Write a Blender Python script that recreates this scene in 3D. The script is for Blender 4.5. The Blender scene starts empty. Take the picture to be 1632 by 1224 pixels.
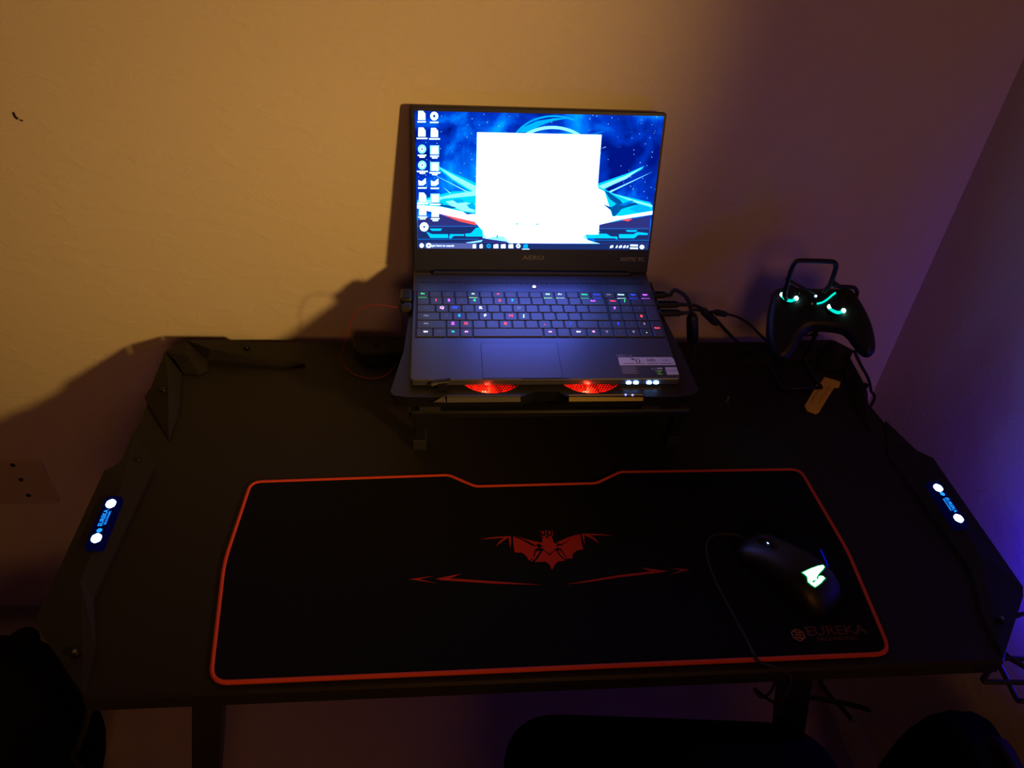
import bpy, bmesh, math, random
from mathutils import Vector, Matrix
from mathutils.geometry import tessellate_polygon
random.seed(4)
V = Vector
scene = bpy.context.scene
COL = scene.collection

# ------------------------------------------------------------------ camera, light, exposure
CAM = V((-0.1337, -1.0768, 1.5088)); YAW, PITCH, ROLL, F = .1188, .6762, .069, 1225.0
_f = V((math.sin(YAW)*math.cos(PITCH), math.cos(YAW)*math.cos(PITCH), -math.sin(PITCH)))
_r0 = V((math.cos(YAW), -math.sin(YAW), 0)); _u0 = _r0.cross(_f)
_r = _r0*math.cos(ROLL)+_u0*math.sin(ROLL); _u = _u0*math.cos(ROLL)-_r0*math.sin(ROLL)
cd = bpy.data.cameras.new('camera'); cam = bpy.data.objects.new('camera', cd); COL.objects.link(cam)
cd.sensor_fit = 'HORIZONTAL'; cd.sensor_width = 36; cd.lens = 36*F/1632; cd.clip_start = .02
M = Matrix((( _r.x, _u.x, -_f.x, CAM.x), (_r.y, _u.y, -_f.y, CAM.y), (_r.z, _u.z, -_f.z, CAM.z), (0, 0, 0, 1)))
cam.matrix_world = M
scene.camera = cam
scene.view_settings.view_transform = 'Standard'; scene.view_settings.look = 'None'
scene.view_settings.exposure = 0; scene.view_settings.gamma = 1; scene.view_settings.use_curve_mapping = False

world = bpy.data.worlds.new('world'); scene.world = world; world.use_nodes = True
world.node_tree.nodes['Background'].inputs[0].default_value = (1.0, .30, .16, 1)
world.node_tree.nodes['Background'].inputs[1].default_value = .007

def lamp(kind, name, loc, target, energy, color, **kw):
    d = bpy.data.lights.new(name, kind); o = bpy.data.objects.new(name, d); COL.objects.link(o)
    o.location = loc; d.energy = energy; d.color = color
    if target is not None:
        o.rotation_euler = (V(target)-V(loc)).to_track_quat('-Z', 'Y').to_euler()
    for k, v in kw.items(): setattr(d, k, v)
    return o
# the room's warm lamp to the right of the photographer, thrown on the left of the wall
lamp('SPOT', 'warm_lamp', (.62, -1.2, 1.43), (-.68, 0, 1.20), 43, (1.0, .55, .13), spot_size=math.radians(66), spot_blend=1.0, shadow_soft_size=.05)
lamp('SPOT', 'warm_pool_spot', (.62, -1.2, 1.41), (-.42, 0, .84), 12, (1.0, .57, .15), spot_size=math.radians(32), spot_blend=1.0, shadow_soft_size=.05)  # second spot added at the same lamp to shape its pool on the wall
# dim reddish room light from the left behind the photographer
lamp('AREA', 'room_light', (.1, -2.5, 1.9), (.25, 0, 1.1), 4.2, (1.0, .38, .12), size=.5)
# blue glow of a light standing beside the right end of the desk
lamp('SPOT', 'blue_glow', (.595, -.66, .70), (.69, -.60, .715), 6.5, (.02, .01, 1.0), spot_size=math.radians(128), spot_blend=1.0, shadow_soft_size=.03)

# ------------------------------------------------------------------ helpers
def ray(px, py): return _f + _r*((px-816)/F) - _u*((py-612)/F)
def at(px, py, axis, val):                      # where a sight line meets a real plane of the room
    d = ray(px, py); i = 'xyz'.index(axis); return CAM + d*((val-CAM[i])/d[i])
def atp(px, py, O, N):
    d = ray(px, py); return CAM + d*(((O-CAM).dot(N))/d.dot(N))

MATS = {}
def mat(name, col=(.5, .5, .5), rough=.5, metal=0, emit=None, es=1, bump=0, bscale=50, spec=.5, noise=0, nscale=10, coat=0):
    m = bpy.data.materials.new(name); m.use_nodes = True; nt = m.node_tree; b = nt.nodes['Principled BSDF']
    b.inputs['Base Color'].default_value = (*col, 1); b.inputs['Roughness'].default_value = rough
    b.inputs['Metallic'].default_value = metal; b.inputs['Specular IOR Level'].default_value = spec
    b.inputs['Coat Weight'].default_value = coat
    if emit: b.inputs['Emission Color'].default_value = (*emit, 1); b.inputs['Emission Strength'].default_value = es
    if bump or noise: tc = nt.nodes.new('ShaderNodeTexCoord')
    if bump:
        n = nt.nodes.new('ShaderNodeTexNoise'); n.inputs['Scale'].default_value = bscale; n.inputs['Detail'].default_value = 6
        nt.links.new(tc.outputs['Object'], n.inputs['Vector'])
        bp = nt.nodes.new('ShaderNodeBump'); bp.inputs['Strength'].default_value = bump; bp.inputs['Distance'].default_value = .002
        nt.links.new(n.outputs['Fac'], bp.inputs['Height']); nt.links.new(bp.outputs['Normal'], b.inputs['Normal'])
    if noise:
        n = nt.nodes.new('ShaderNodeTexNoise'); n.inputs['Scale'].default_value = nscale; n.inputs['Detail'].default_value = 5
        nt.links.new(tc.outputs['Object'], n.inputs['Vector'])
        mx = nt.nodes.new('ShaderNodeMix'); mx.data_type = 'RGBA'
        mx.inputs['A'].default_value = (*[c*(1-noise) for c in col], 1); mx.inputs['B'].default_value = (*[min(1, c*(1+noise)) for c in col], 1)
        nt.links.new(n.outputs['Fac'], mx.inputs['Factor']); nt.links.new(mx.outputs['Result'], b.inputs['Base Color'])
    MATS[name] = m; return m
def emi(name, col, s=1): return mat(name, (0, 0, 0), .6, 0, col, s, spec=0)

class MB:
    def __init__(s): s.v = []; s.f = []; s.m = []; s.sm = []
    def add(s, vs, fs, m, smooth=False):
        k = len(s.v); s.v += [V(p) for p in vs]
        for f in fs: s.f.append(tuple(i+k for i in f)); s.m.append(m); s.sm.append(smooth)
    def box(s, lo, hi, m):
        x0, y0, z0 = lo; x1, y1, z1 = hi
        s.add([(x0,y0,z0),(x1,y0,z0),(x1,y1,z0),(x0,y1,z0),(x0,y0,z1),(x1,y0,z1),(x1,y1,z1),(x0,y1,z1)],
              [(0,3,2,1),(4,5,6,7),(0,1,5,4),(1,2,6,5),(2,3,7,6),(3,0,4,7)], m)
    def poly(s, pts, m):
        pts = [V(p) for p in pts]
        s.add(pts, [tuple(t) for t in tessellate_polygon([pts])], m)
    def prism(s, pts, d, m, bevel=0):           # pts: outline of the top face; d: vector to the underside
        pts = [V(p) for p in pts]; n = len(pts); d = V(d)
        bot = [p+d for p in pts]
        tris = [tuple(t) for t in tessellate_polygon([pts])]
        if bevel:
            dn = d.normalized(); ins = inset(pts, bevel, -dn); mid = [p+dn*bevel for p in pts]
            s.add(ins, tris, m)
            s.add(ins+mid+bot, [(i,(i+1)%n,n+(i+1)%n,n+i) for i in range(n)]+[(n+i,n+(i+1)%n,2*n+(i+1)%n,2*n+i) for i in range(n)], m)
        else:
            s.add(pts, tris, m)
            s.add(pts+bot, [(i,(i+1)%n,n+(i+1)%n,n+i) for i in range(n)], m)
        s.add(bot, [t[::-1] for t in tris], m)
    def tube(s, pts, r, m, n=8, closed=False, caps=True):
        pts = [V(p) for p in pts]; k = len(pts); rings = []
        up = None
        for i in range(k):
            if closed: t = (pts[(i+1)%k]-pts[i-1])
            else: t = pts[min(i+1, k-1)]-pts[max(i-1, 0)]
            t.normalize()
            if up is None: up = V((0,0,1)) if abs(t.z) < .9 else V((1,0,0))
            a = t.cross(up).normalized(); b = a.cross(t).normalized(); up = b
            rr = r[i] if isinstance(r, (list, tuple)) else r
            rings.append([pts[i]+(a*math.cos(2*math.pi*j/n)+b*math.sin(2*math.pi*j/n))*rr for j in range(n)])
        vs = [p for q in rings for p in q]; fs = []
        for i in range(k if closed else k-1):
            for j in range(n):
                i2 = (i+1) % k; fs.append((i*n+j, i*n+(j+1)%n, i2*n+(j+1)%n, i2*n+j))
        if caps and not closed: fs += [tuple(range(n))[::-1], tuple((k-1)*n+j for j in range(n))]
        s.add(vs, fs, m, True)
    def cyl(s, c, axis, r, h, m, n=20, r2=None):
        c = V(c); axis = V(axis).normalized(); s.tube([c, c+axis*h*.999, c+axis*h], [r, r2 or r, (r2 or r)*.98], m, n)
    def puffy(s, outline, N, r, h, m, back=None, steps=5):   # outline: loop of points; N: normal; domed front and back
        pts = [V(p) for p in outline]; n = len(pts); N = V(N).normalized(); back = h if back is None else back
        rings = []
        for i in range(-steps, steps+1):
            t = i/steps*math.pi/2*.96
            hh = h if i > 0 else back
            rings.append([p+N*(hh*math.sin(t)) for p in inset(pts, r*(1-math.cos(t)), N)])
        vs = [p for q in rings for p in q]; fs = []; k = len(rings)
        for i in range(k-1):
            for j in range(n): fs.append((i*n+j, i*n+(j+1)%n, (i+1)*n+(j+1)%n, (i+1)*n+j))
        s.add(vs, fs, m, True)
        s.add(rings[-1], [tuple(t) for t in tessellate_polygon([rings[-1]])], m, True)
        s.add(rings[0], [tuple(t)[::-1] for t in tessellate_polygon([rings[0]])], m, True)
    def text(s, st, o, xd, yd, size, m, align='CENTER', sx=1.0, lift=0):
        me = text_mesh(st, align); o = V(o); xd = V(xd).normalized(); yd = V(yd).normalized(); n = xd.cross(yd)
        s.add([o+xd*(p[0]*size*sx)+yd*(p[1]*size)+n*lift for p in me[0]], me[1], m)
    def build(s, name, parent=None, origin=None, merge=False):
        lo = V([min(p[i] for p in s.v) for i in range(3)]); hi = V([max(p[i] for p in s.v) for i in range(3)])
        o3 = V(origin) if origin is not None else V(((lo.x+hi.x)/2, (lo.y+hi.y)/2, lo.z))
        me = bpy.data.meshes.new(name); me.from_pydata([tuple(p-o3) for p in s.v], [], s.f)
        names = []
        for q in s.m:
            if q not in names: names.append(q)
        for q in names: me.materials.append(MATS[q])
        for p, q, sm in zip(me.polygons, s.m, s.sm): p.material_index = names.index(q); p.use_smooth = sm
        bm = bmesh.new(); bm.from_mesh(me)
        if merge: bmesh.ops.remove_doubles(bm, verts=bm.verts, dist=1e-5)
        bmesh.ops.recalc_face_normals(bm, faces=bm.faces); bm.to_mesh(me); bm.free(); me.update()
        o = bpy.data.objects.new(name, me); COL.objects.link(o)
        pw = V(parent['_w']) if parent is not None else V((0, 0, 0))
        o.location = o3-pw; o['_w'] = tuple(o3)
        if parent is not None: o.parent = parent
        return o
_tc = {}
def text_mesh(st, align):
    if (st, align) in _tc: return _tc[(st, align)]
    c = bpy.data.curves.new('t', 'FONT'); c.body = st; c.size = 1; c.align_x = align; c.align_y = 'CENTER'; c.resolution_u = 2; c.offset = .018
    o = bpy.data.objects.new('t', c); COL.objects.link(o)
    dg = bpy.context.evaluated_depsgraph_get(); me = bpy.data.meshes.new_from_object(o.evaluated_get(dg))
    r = ([tuple(v.co) for v in me.vertices], [tuple(p.vertices) for p in me.polygons])
    bpy.data.objects.remove(o); bpy.data.meshes.remove(me); bpy.data.curves.remove(c)
    _tc[(st, align)] = r; return r
def inset(pts, d, N):
    n = len(pts); area = V((0, 0, 0))
    for i in range(n): area += pts[i].cross(pts[(i+1)%n])
    sg = 1 if area.dot(N) > 0 else -1
    out = []
    for i in range(n):
        e1 = (pts[i]-pts[i-1]).normalized(); e2 = (pts[(i+1)%n]-pts[i]).normalized()
        n1 = N.cross(e1)*sg; n2 = N.cross(e2)*sg; b = (n1+n2)
        if b.length < 1e-6: out.append(pts[i]+n1*d); continue
        b.normalize(); out.append(pts[i]+b*(d/max(.5, b.dot(n1))))
    return out
def smooth(pts, k=6, closed=False):
    pts = [V(p) for p in pts]; n = len(pts); out = []
    for i in range(n if closed else n-1):
        g = lambda j: pts[j % n] if closed else pts[max(0, min(n-1, j))]
        a, b, c, d = g(i-1), g(i), g(i+1), g(i+2)
        for q in range(k):
            t = q/k; out.append(.5*((2*b)+(c-a)*t+(2*a-5*b+4*c-d)*t*t+(3*b-a-3*c+d)*t**3))
    if not closed: out.append(pts[-1])
    return out
def rounded(pts, r, k=5):                       # round the corners of a polygon; r number or list
    pts = [V(p) for p in pts]; n = len(pts); out = []
    for i in range(n):
        rr = r[i] if isinstance(r, (list, tuple)) else r
        p = pts[i]; a = pts[i-1]-p; b = pts[(i+1)%n]-p
        d = min(rr, a.length*.45, b.length*.45)
        if d <= 0: out.append(p); continue
        A = p+a.normalized()*d; B = p+b.normalized()*d
        for q in range(k+1):
            t = q/k; out.append(A*(1-t)**2+p*2*t*(1-t)+B*t*t)
    return out
def thing(name, label, cat, loc, group=None):
    o = bpy.data.objects.new(name, None); o.empty_display_size = .05; COL.objects.link(o); o.location = loc; o['_w'] = tuple(loc)
    o['label'] = label; o['category'] = cat
    if group: o['group'] = group
    return o
def tag(o, label, cat, group=None):
    o['label'] = label; o['category'] = cat
    if group: o['group'] = group
    return o
def struct(o): o['kind'] = 'structure'; return o

# ------------------------------------------------------------------ materials
def wall_mat(name, col, rough=.85):
    m = mat(name, col, rough, spec=.25); nt = m.node_tree; b = nt.nodes['Principled BSDF']
    tc = nt.nodes.new('ShaderNodeTexCoord')
    mp = nt.nodes.new('ShaderNodeMapping'); mp.inputs['Rotation'].default_value = (0, .6, 0); mp.inputs['Scale'].default_value = (18, 18, 42)
    n1 = nt.nodes.new('ShaderNodeTexNoise'); n1.inputs['Scale'].default_value = 1.0; n1.inputs['Detail'].default_value = 7; n1.inputs['Distortion'].default_value = .8
    n2 = nt.nodes.new('ShaderNodeTexNoise'); n2.inputs['Scale'].default_value = 11; n2.inputs['Detail'].default_value = 3
    rp = nt.nodes.new('ShaderNodeValToRGB'); rp.color_ramp.elements[0].position = .50; rp.color_ramp.elements[1].position = .62
    ad = nt.nodes.new('ShaderNodeMath'); ad.operation = 'ADD'
    bp = nt.nodes.new('ShaderNodeBump'); bp.inputs['Strength'].default_value = .16; bp.inputs['Distance'].default_value = .0025
    L = nt.links.new
    L(tc.outputs['Object'], mp.inputs['Vector']); L(mp.outputs['Vector'], n1.inputs['Vector']); L(tc.outputs['Object'], n2.inputs['Vector'])
    L(n1.outputs['Fac'], rp.inputs['Fac']); L(rp.outputs['Color'], ad.inputs[0]); L(n2.outputs['Fac'], ad.inputs[1])
    L(ad.outputs[0], bp.inputs['Height']); L(bp.outputs['Normal'], b.inputs['Normal'])
    return m
wall_mat('wall_paint', (.74, .66, .54))
mat('floor_tile', (.42, .33, .26), .6, bump=.2, bscale=30, noise=.15, nscale=6)
mat('white_trim', (.75, .72, .66), .45, bump=.05)
mat('cover_plate', (.62, .52, .40), .45, bump=.03)
mat('scuff', (.03, .02, .01), .9)
def carbon():
    m = mat('desk_top', (.02, .018, .016), .5, spec=.22); nt = m.node_tree; b = nt.nodes['Principled BSDF']
    tc = nt.nodes.new('ShaderNodeTexCoord'); ck = nt.nodes.new('ShaderNodeTexChecker'); ck.inputs['Scale'].default_value = 420
    ck.inputs['Color1'].default_value = (.017, .0135, .011, 1); ck.inputs['Color2'].default_value = (.012, .010, .0085, 1)
    nt.links.new(tc.outputs['Object'], ck.inputs['Vector']); nt.links.new(ck.outputs['Color'], b.inputs['Base Color'])
    bp = nt.nodes.new('ShaderNodeBump'); bp.inputs['Strength'].default_value = .15; bp.inputs['Distance'].default_value = .0005
    nt.links.new(ck.outputs['Fac'], bp.inputs['Height']); nt.links.new(bp.outputs['Normal'], b.inputs['Normal'])
carbon()
mat('black_plate', (.015, .0125, .010), .65, spec=.25, bump=.1, bscale=300)
mat('black_metal', (.015, .015, .016), .4, metal=.3, bump=.03, bscale=200)
mat('black_plastic', (.007, .007, .008), .42, bump=.04, bscale=250)
mat('gloss_black', (.006, .006, .007), .45, bump=.01, bscale=100)
mat('rubber', (.012, .012, .012), .75, bump=.1, bscale=200)
mat('screw', (.25, .25, .25), .3, metal=1, bump=.02)
mat('dark_screw', (.01, .01, .01), .3, metal=.6, bump=.02)
mat('laptop_body', (.080, .088, .125), .34, metal=.5, bump=.02, bscale=600)
mat('lid_bezel', (.008, .012, .045), .45, bump=.02, bscale=400)  # blue in this colour stands in for screen glare on the bezel
mat('keycap', (.062, .068, .095), .38, bump=.03, bscale=500)
mat('key_well', (.012, .012, .015), .6, bump=.02)
mat('trackpad', (.085, .093, .132), .33, metal=.5, bump=.01, bscale=400)
mat('trackpad_gap', (.005, .005, .006), .8, bump=.01)
mat('legend_grey', (.20, .20, .22), .5, bump=.01)
mat('print_grey', (.30, .30, .32), .5, bump=.01)
mat('sticker_white', (.60, .56, .58), .5, bump=.02)
mat('sticker_grey', (.13, .12, .13), .45, bump=.02)
mat('sticker_ink', (.03, .03, .04), .6, bump=.01)
mat('sticker_green', (.18, .45, .05), .5, bump=.01)
mat('cloth_black', (.006, .006, .007), .95, spec=.1, bump=.2, bscale=900)
mat('cloth_print', (.42, .030, .022), .9, spec=.1, bump=.2, bscale=900)
mat('stitch_red', (.75, .075, .030), .8, spec=.2, bump=.6, bscale=700)
mat('logo_beige', (.42, .16, .09), .8, bump=.1)
mat('print_dark_red', (.09, .022, .022), .8, bump=.1)
mat('bar_steel', (.065, .062, .058), .5, metal=.2, bump=.06, bscale=80)
mat('bar_gold', (.23, .17, .035), .5, metal=.2, bump=.06, bscale=80)
mat('yellow_plastic', (.95, .62, .03), .45, bump=.05, bscale=120)
mat('chair_fabric', (.008, .008, .008), .95, spec=.05, bump=.3, bscale=300)
mat('red_wire', (.38, .04, .035), .4, bump=.02)
mat('pale_wire', (.20, .10, .08), .4, bump=.02)
emi('e_white', (1.2, 1.9, 9.5)); emi('e_cyan', (.0, .75, 2.2)); emi('e_teal', (.0, .50, 1.1)); emi('e_icon', (1.5, 2.2, 4))
emi('e_iconlite', (.35, 1.2, 2.0)); emi('e_ship', (.0, .10, .38)); emi('e_red', (1.2, .12, .10)); emi('e_bar', (.012, .03, .16)); emi('e_search', (.10, .13, .42))
emi('e_purple', (.03, .035, .22)); emi('e_glow', (.35, 1.3, 4.5)); emi('e_line', (.0, .22, .85))
emi('led_blue_white', (6, 14, 30)); emi('led_badge', (5, 9, 40)); emi('led_badge_text', (.02, .45, 1.8)); emi('badge_halo', (.0004, .0004, .017))
mat('fan_red', (.75, .05, .03), .45, bump=.02); emi('fan_core', (12, 1.2, .6)); emi('led_cyan', (.0, .95, .72)); emi('led_cyan_hot', (3.2, 8, 6.5)); emi('led_violet', (.6, .7, 3))
emi('logo_green', (1.8, 8, 2.6)); emi('blue_reflection', (.0, .004, .35)); emi('logo_halo', (.0, .30, .06)); emi('led_dpi', (1.2, 2.2, 4)); emi('led_bar', (.0, .55, .60))
for nm, c in dict(g=(.02, .85, .18), w=(1.0, 1.0, 1.2), gw=(.5, 1.6, .5), r=(1.2, .04, .06), b=(.02, .05, 1.6), p=(.75, .10, 1.8), k=(1.3, .35, .9), c=(.0, .9, .75), s=(.0, .35, 1.6), cw=(.6, 1.2, 1.2), dw=(.35, .35, .42)).items():
    emi('key_'+nm, c, 1.2 if nm == 'dw' else 3.5)

# screen wallpaper: a procedural night-sky nebula
def wallpaper():
    m = mat('wallpaper', (0, 0, 0), .5, spec=0); nt = m.node_tree; b = nt.nodes['Principled BSDF']; L = nt.links.new
    tc = nt.nodes.new('ShaderNodeTexCoord')
    n = nt.nodes.new('ShaderNodeTexNoise'); n.inputs['Scale'].default_value = 13; n.inputs['Detail'].default_value = 6; n.inputs['Distortion'].default_value = .5
    L(tc.outputs['Object'], n.inputs['Vector'])
    r = nt.nodes.new('ShaderNodeValToRGB'); e = r.color_ramp.elements
    e[0].position = .38; e[0].color = (.0, .006, .20, 1); e[1].position = .66; e[1].color = (.0, .42, 1.0, 1)
    x = e.new(.48); x.color = (.0, .035, .52, 1); x = e.new(.56); x.color = (.0, .14, .85, 1)
    L(n.outputs['Fac'], r.inputs['Fac'])
    v = nt.nodes.new('ShaderNodeTexVoronoi'); v.inputs['Scale'].default_value = 190; L(tc.outputs['Object'], v.inputs['Vector'])
    s = nt.nodes.new('ShaderNodeMath'); s.operation = 'LESS_THAN'; s.inputs[1].default_value = .12; L(v.outputs['Distance'], s.inputs[0])
    wn = nt.nodes.new('ShaderNodeMath'); wn.operation = 'GREATER_THAN'; wn.inputs[1].default_value = .55
    sp = nt.nodes.new('ShaderNodeSeparateColor'); L(v.outputs['Color'], sp.inputs['Color']); L(sp.outputs['Red'], wn.inputs[0])
    mu = nt.nodes.new('ShaderNodeMath'); mu.operation = 'MULTIPLY'; L(s.outputs[0], mu.inputs[0]); L(wn.outputs[0], mu.inputs[1])
    mx = nt.nodes.new('ShaderNodeMix'); mx.data_type = 'RGBA'; mx.inputs['B'].default_value = (.35, .75, 1, 1)
    L(mu.outputs[0], mx.inputs['Factor']); L(r.outputs['Color'], mx.inputs['A'])
    L(mx.outputs['Result'], b.inputs['Emission Color']); b.inputs['Emission Strength'].default_value = 1.2
wallpaper()

# ------------------------------------------------------------------ the room
XR = .69
m = MB(); m.box((-3.2, 0, -.1), (XR+.1, .1, 2.5), 'wall_paint'); wb = struct(m.build('wall_back'))
m = MB(); m.box((XR, -3.2, -.1), (XR+.1, 0, 2.5), 'wall_paint'); struct(m.build('wall_right'))
m = MB(); m.box((-3.2, -3.2, -.1), (XR, 0, 0), 'floor_tile'); struct(m.build('floor'))
m = MB(); m.box((-3.2, -.012, 0), (XR-.012, 0, .018), 'floor_tile'); m.box((-3.2, -.007, .018), (XR-.012, 0, .022), 'floor_tile'); struct(m.build('baseboard_back'))
m = MB(); m.box((XR-.012, -3.2, 0), (XR, 0, .075), 'white_trim'); m.box((XR-.009, -3.2, .075), (XR, 0, .082), 'white_trim'); struct(m.build('baseboard_right'))
m = MB()
for pl in ([(19,180),(22,178),(26,186),(30,189),(27,191),(22,187)], [(31,190),(37,192),(36,194),(31,192)]):
    m.prism([at(x, y, 'y', -.0006) for x, y in pl], (0, .0006, 0), 'scuff')
m.build('scratch', wb)
# cover plate low on the wall
cp = thing('wall_cover_plate', 'tan wall cover plate with three dark screws, low on the wall left of the desk', 'wall plate', (-.925, 0, .37))
m = MB(); o = rounded([(-.985, -.005, .352), (-.868, -.005, .352), (-.868, -.005, .466), (-.985, -.005, .466)], .006); m.prism(o, (0, .005, 0), 'cover_plate', .0015); m.build('plate', cp)
for px, py in ((20, 742), (33, 765), (45, 790)):
    m = MB(); p = at(px, py, 'y', -.0065); m.cyl(p, (0, 1, 0), .0042, .0018, 'dark_screw', 12); m.build('screw', cp)

# ------------------------------------------------------------------ the desk
ZT = .76
desk = thing('gaming_desk', 'wide black gaming desk with angular metal corner plates and blue lit badges', 'desk', (0, -.34, 0))
half = [(.548, -.036), (.560, -.060), (.560, -.30), (.572, -.345), (.572, -.552), (.492, -.648)]
half_right = [(.548, -.036), (.550, -.060), (.537, -.16), (.537, -.20), (.548, -.30), (.567, -.330), (.572, -.552), (.492, -.648)]
out = [(x, y, ZT) for x, y in half_right] + [(-x, y, ZT) for x, y in half[::-1]]
m = MB(); m.prism(out[::-1], (0, 0, -.022), 'desk_top', .003); m.build('desktop', desk)
m = MB(); m.box((-.43, -.60, .715), (.43, -.55, .737), 'black_metal'); m.box((-.43, -.14, .715), (.43, -.09, .737), 'black_metal'); m.build('frame', desk)
def mir(pts, s): return [(p[0]*s, p[1], p[2]) for p in pts]
def facet(name, s, rim, tops, faces, lift=True, z0=None):
    """plate with raised creases: rim (outline on desk), tops (extra ridge vertices)"""
    z0 = ZT if z0 is None else z0
    vs = [V(p) for p in mir(rim+tops, s)]; n = len(rim)
    q = MB(); q.add(vs, faces, 'black_plate')
    q.add([V((p[0]*s, p[1], p[2])) for p in rim]+[V((p[0]*s, p[1], z0)) for p in rim], [(i,(i+1)%n,n+(i+1)%n,n+i) for i in range(n)], 'black_plate')
    q.add([V((p[0]*s, p[1], z0)) for p in rim], [tuple(range(n))], 'black_plate')
    return q.build(name, desk)
def P2(px, py, z): p = at(px, py, 'z', z); return (-p.x, p.y, p.z)   # left-hand traces stored mirrored so s=-1 is the left side
def mxy(p, z): return (p[0], p[1], z)
for s in (-1, 1):
    # rear spike
    A = [P2(297, 542, .778), P2(390, 542, .772), P2(486, 580, .764), P2(453, 584, .764), P2(331, 572, .766)]
    facet('rear_corner_plate', s, A, [P2(334, 556, .781)], [(0,1,5),(1,2,5),(2,3,5),(3,4,5),(4,0,5)])
    B = [P2(264, 560, .778), P2(296, 542.5, .7785), P2(330.5, 572.5, .7665), P2(331, 588, .764), P2(317, 596, .763), P2(291, 593, .764), P2(280, 575, .774)]
    facet('corner_bracket', s, B, [P2(300, 568, .780)], [(0,1,7),(1,2,7),(2,3,7),(3,4,7),(4,5,7),(5,6,7),(6,0,7)])
    Cc = [P2(263, 561, .779), P2(289, 594, .766), P2(287, 640, .764), P2(283, 663, .763), P2(269, 700, .763), P2(230, 632, .766), P2(240, 618, .770)]
    if s > 0: Cc = [(min(p[0], .541), p[1], p[2]) for p in Cc]
    facet('spike_plate', s, Cc, [P2(268, 610, .781)], [(0,1,7),(1,2,7),(2,3,7),(3,4,7),(4,5,7),(5,6,7),(6,0,7)])
    D = [P2(215, 683, .763), P2(247, 742, .764), P2(171, 902, .766), P2(149, 951, .766), P2(152, 1030, .765), P2(133, 1108, .763), P2(62, 1003, .765), P2(58, 985, .767), P2(166, 750, .769), P2(193, 736, .768)]
    if s > 0: D = [(min(p[0], .541), p[1], p[2]) if p[1] > -.28 else (min(p[0], .551), p[1], p[2]) if p[1] > -.315 else p for p in D]
    ridge = [P2(196, 772, .772), P2(128, 925, .772)]
    Dp = facet('side_plate', s, D, ridge, [(0,1,10),(1,2,11,10),(2,3,11),(3,4,11),(4,5,11),(5,6,11),(6,7,11),(7,8,10,11),(8,9,10),(9,0,10)])
    # screws
    for nm, (px, py, z), mm in (('bolt', (393, 553, .776), 'dark_screw'), ('bolt', (260, 621, .776), 'dark_screw'), ('bolt', (219, 731, .766), 'dark_screw'), ('bolt', (120, 1040, .770), 'screw')):
        c = P2(px, py, z); c = (min(c[0], .535), c[1], c[2]) if s > 0 and py == 621 else c; q = MB(); c0 = V((c[0]*s, c[1], c[2]-.003)); q.cyl(c0, (0, 0, 1), .0048, .0052, 'dark_screw', 14)
        q.cyl(c0+V((0, 0, .0050)), (0, 0, 1), .0024, .0006, mm, 6); q.build(nm, desk)
    # lit badge lying on the plate's inner slope
    a = V(P2(178, 806, .774)); b = V(P2(155, 861, .774)); a.x *= s; b.x *= s
    yd = (a-b).normalized(); L = (a-b).length; c = (a+b)/2; xd = yd.cross(V((0, 0, 1))).normalized()
    nrm = V((0, 0, 1))
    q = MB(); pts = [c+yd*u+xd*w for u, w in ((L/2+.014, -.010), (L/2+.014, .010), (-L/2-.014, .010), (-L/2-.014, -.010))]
    q.prism([p+V((0, 0, .003)) for p in rounded(pts, .006)], (0, 0, -.016), 'badge_halo', .001)  # panel emits dimly to imitate the blue halo around the lights
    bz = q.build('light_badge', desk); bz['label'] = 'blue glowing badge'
    for cc in (a, b):
        q = MB(); o = [cc+yd*(math.sin(t)*.0072)+xd*(math.cos(t)*.0062)+V((0, 0, .0045)) for t in [math.pi/6+k*math.pi/3 for k in range(6)]]
        q.prism(rounded(o, .002), (0, 0, -.002), 'led_badge'); q.build('hexagon_light', bz)
    q = MB(); tdir = yd if s < 0 else -yd; up = V((0, 0, 1)).cross(tdir)
    q.text('EUREKA', c+tdir*.004+up*.0016+V((0, 0, .0042)), tdir, up, .0072, 'led_badge_text')
    q.text('ERGONOMIC', c+tdir*.004-up*.0034+V((0, 0, .0042)), tdir, up, .0036, 'led_badge_text')
    ring = [c-tdir*.0155+tdir*(math.cos(t)*.0032)+up*(math.sin(t)*.0032)+V((0, 0, .0042)) for t in [k*math.pi/6 for k in range(12)]]
    q.poly(ring, 'led_badge_text'); q.build('lettering', bz)
    # slanted steel leg, foot and upright
    sx = s*.363 if s > 0 else -.375
    q = MB()
    def beam(a, b, w, d, qq):
        a = V(a); b = V(b); w2 = w/2; d2 = d/2
        qq.add([a+V((-w2,-d2,0)), a+V((w2,-d2,0)), a+V((w2,d2,0)), a+V((-w2,d2,0)), b+V((-w2,-d2,0)), b+V((w2,-d2,0)), b+V((w2,d2,0)), b+V((-w2,d2,0))],
               [(0,1,2,3),(4,7,6,5),(0,4,5,1),(1,5,6,2),(2,6,7,3),(3,7,4,0)], 'black_metal')
    top = V(((-.384 if s < 0 else .283), -.590, .736)); low = V(((-.535 if s < 0 else .462), -.55, .03))
    beam(top, low, .034, .03, q); q.build('leg', desk)
    q = MB(); q.box((low.x-.03, -.76, 0), (low.x+.03, -.44, .03), 'black_metal'); q.build('foot', desk)
# small rear module on the desktop
q = MB(); o = [at(562, 535, 'z', .782), at(563, 552, 'z', .782), at(580, 565, 'z', .782), at(700, 563, 'z', .782), at(700, 536, 'z', .782)]
q.prism(rounded(o, .002), (0, 0, -.022), 'black_plate', .003); p = at(600, 548, 'z', .7825); q.cyl(p, (0, 0, 1), .005, .001, 'dark_screw', 14)
rb = tag(q.build('cable_box'), 'flat black box with cut corner on the rear of the desk left of the laptop', 'cable box')

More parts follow.
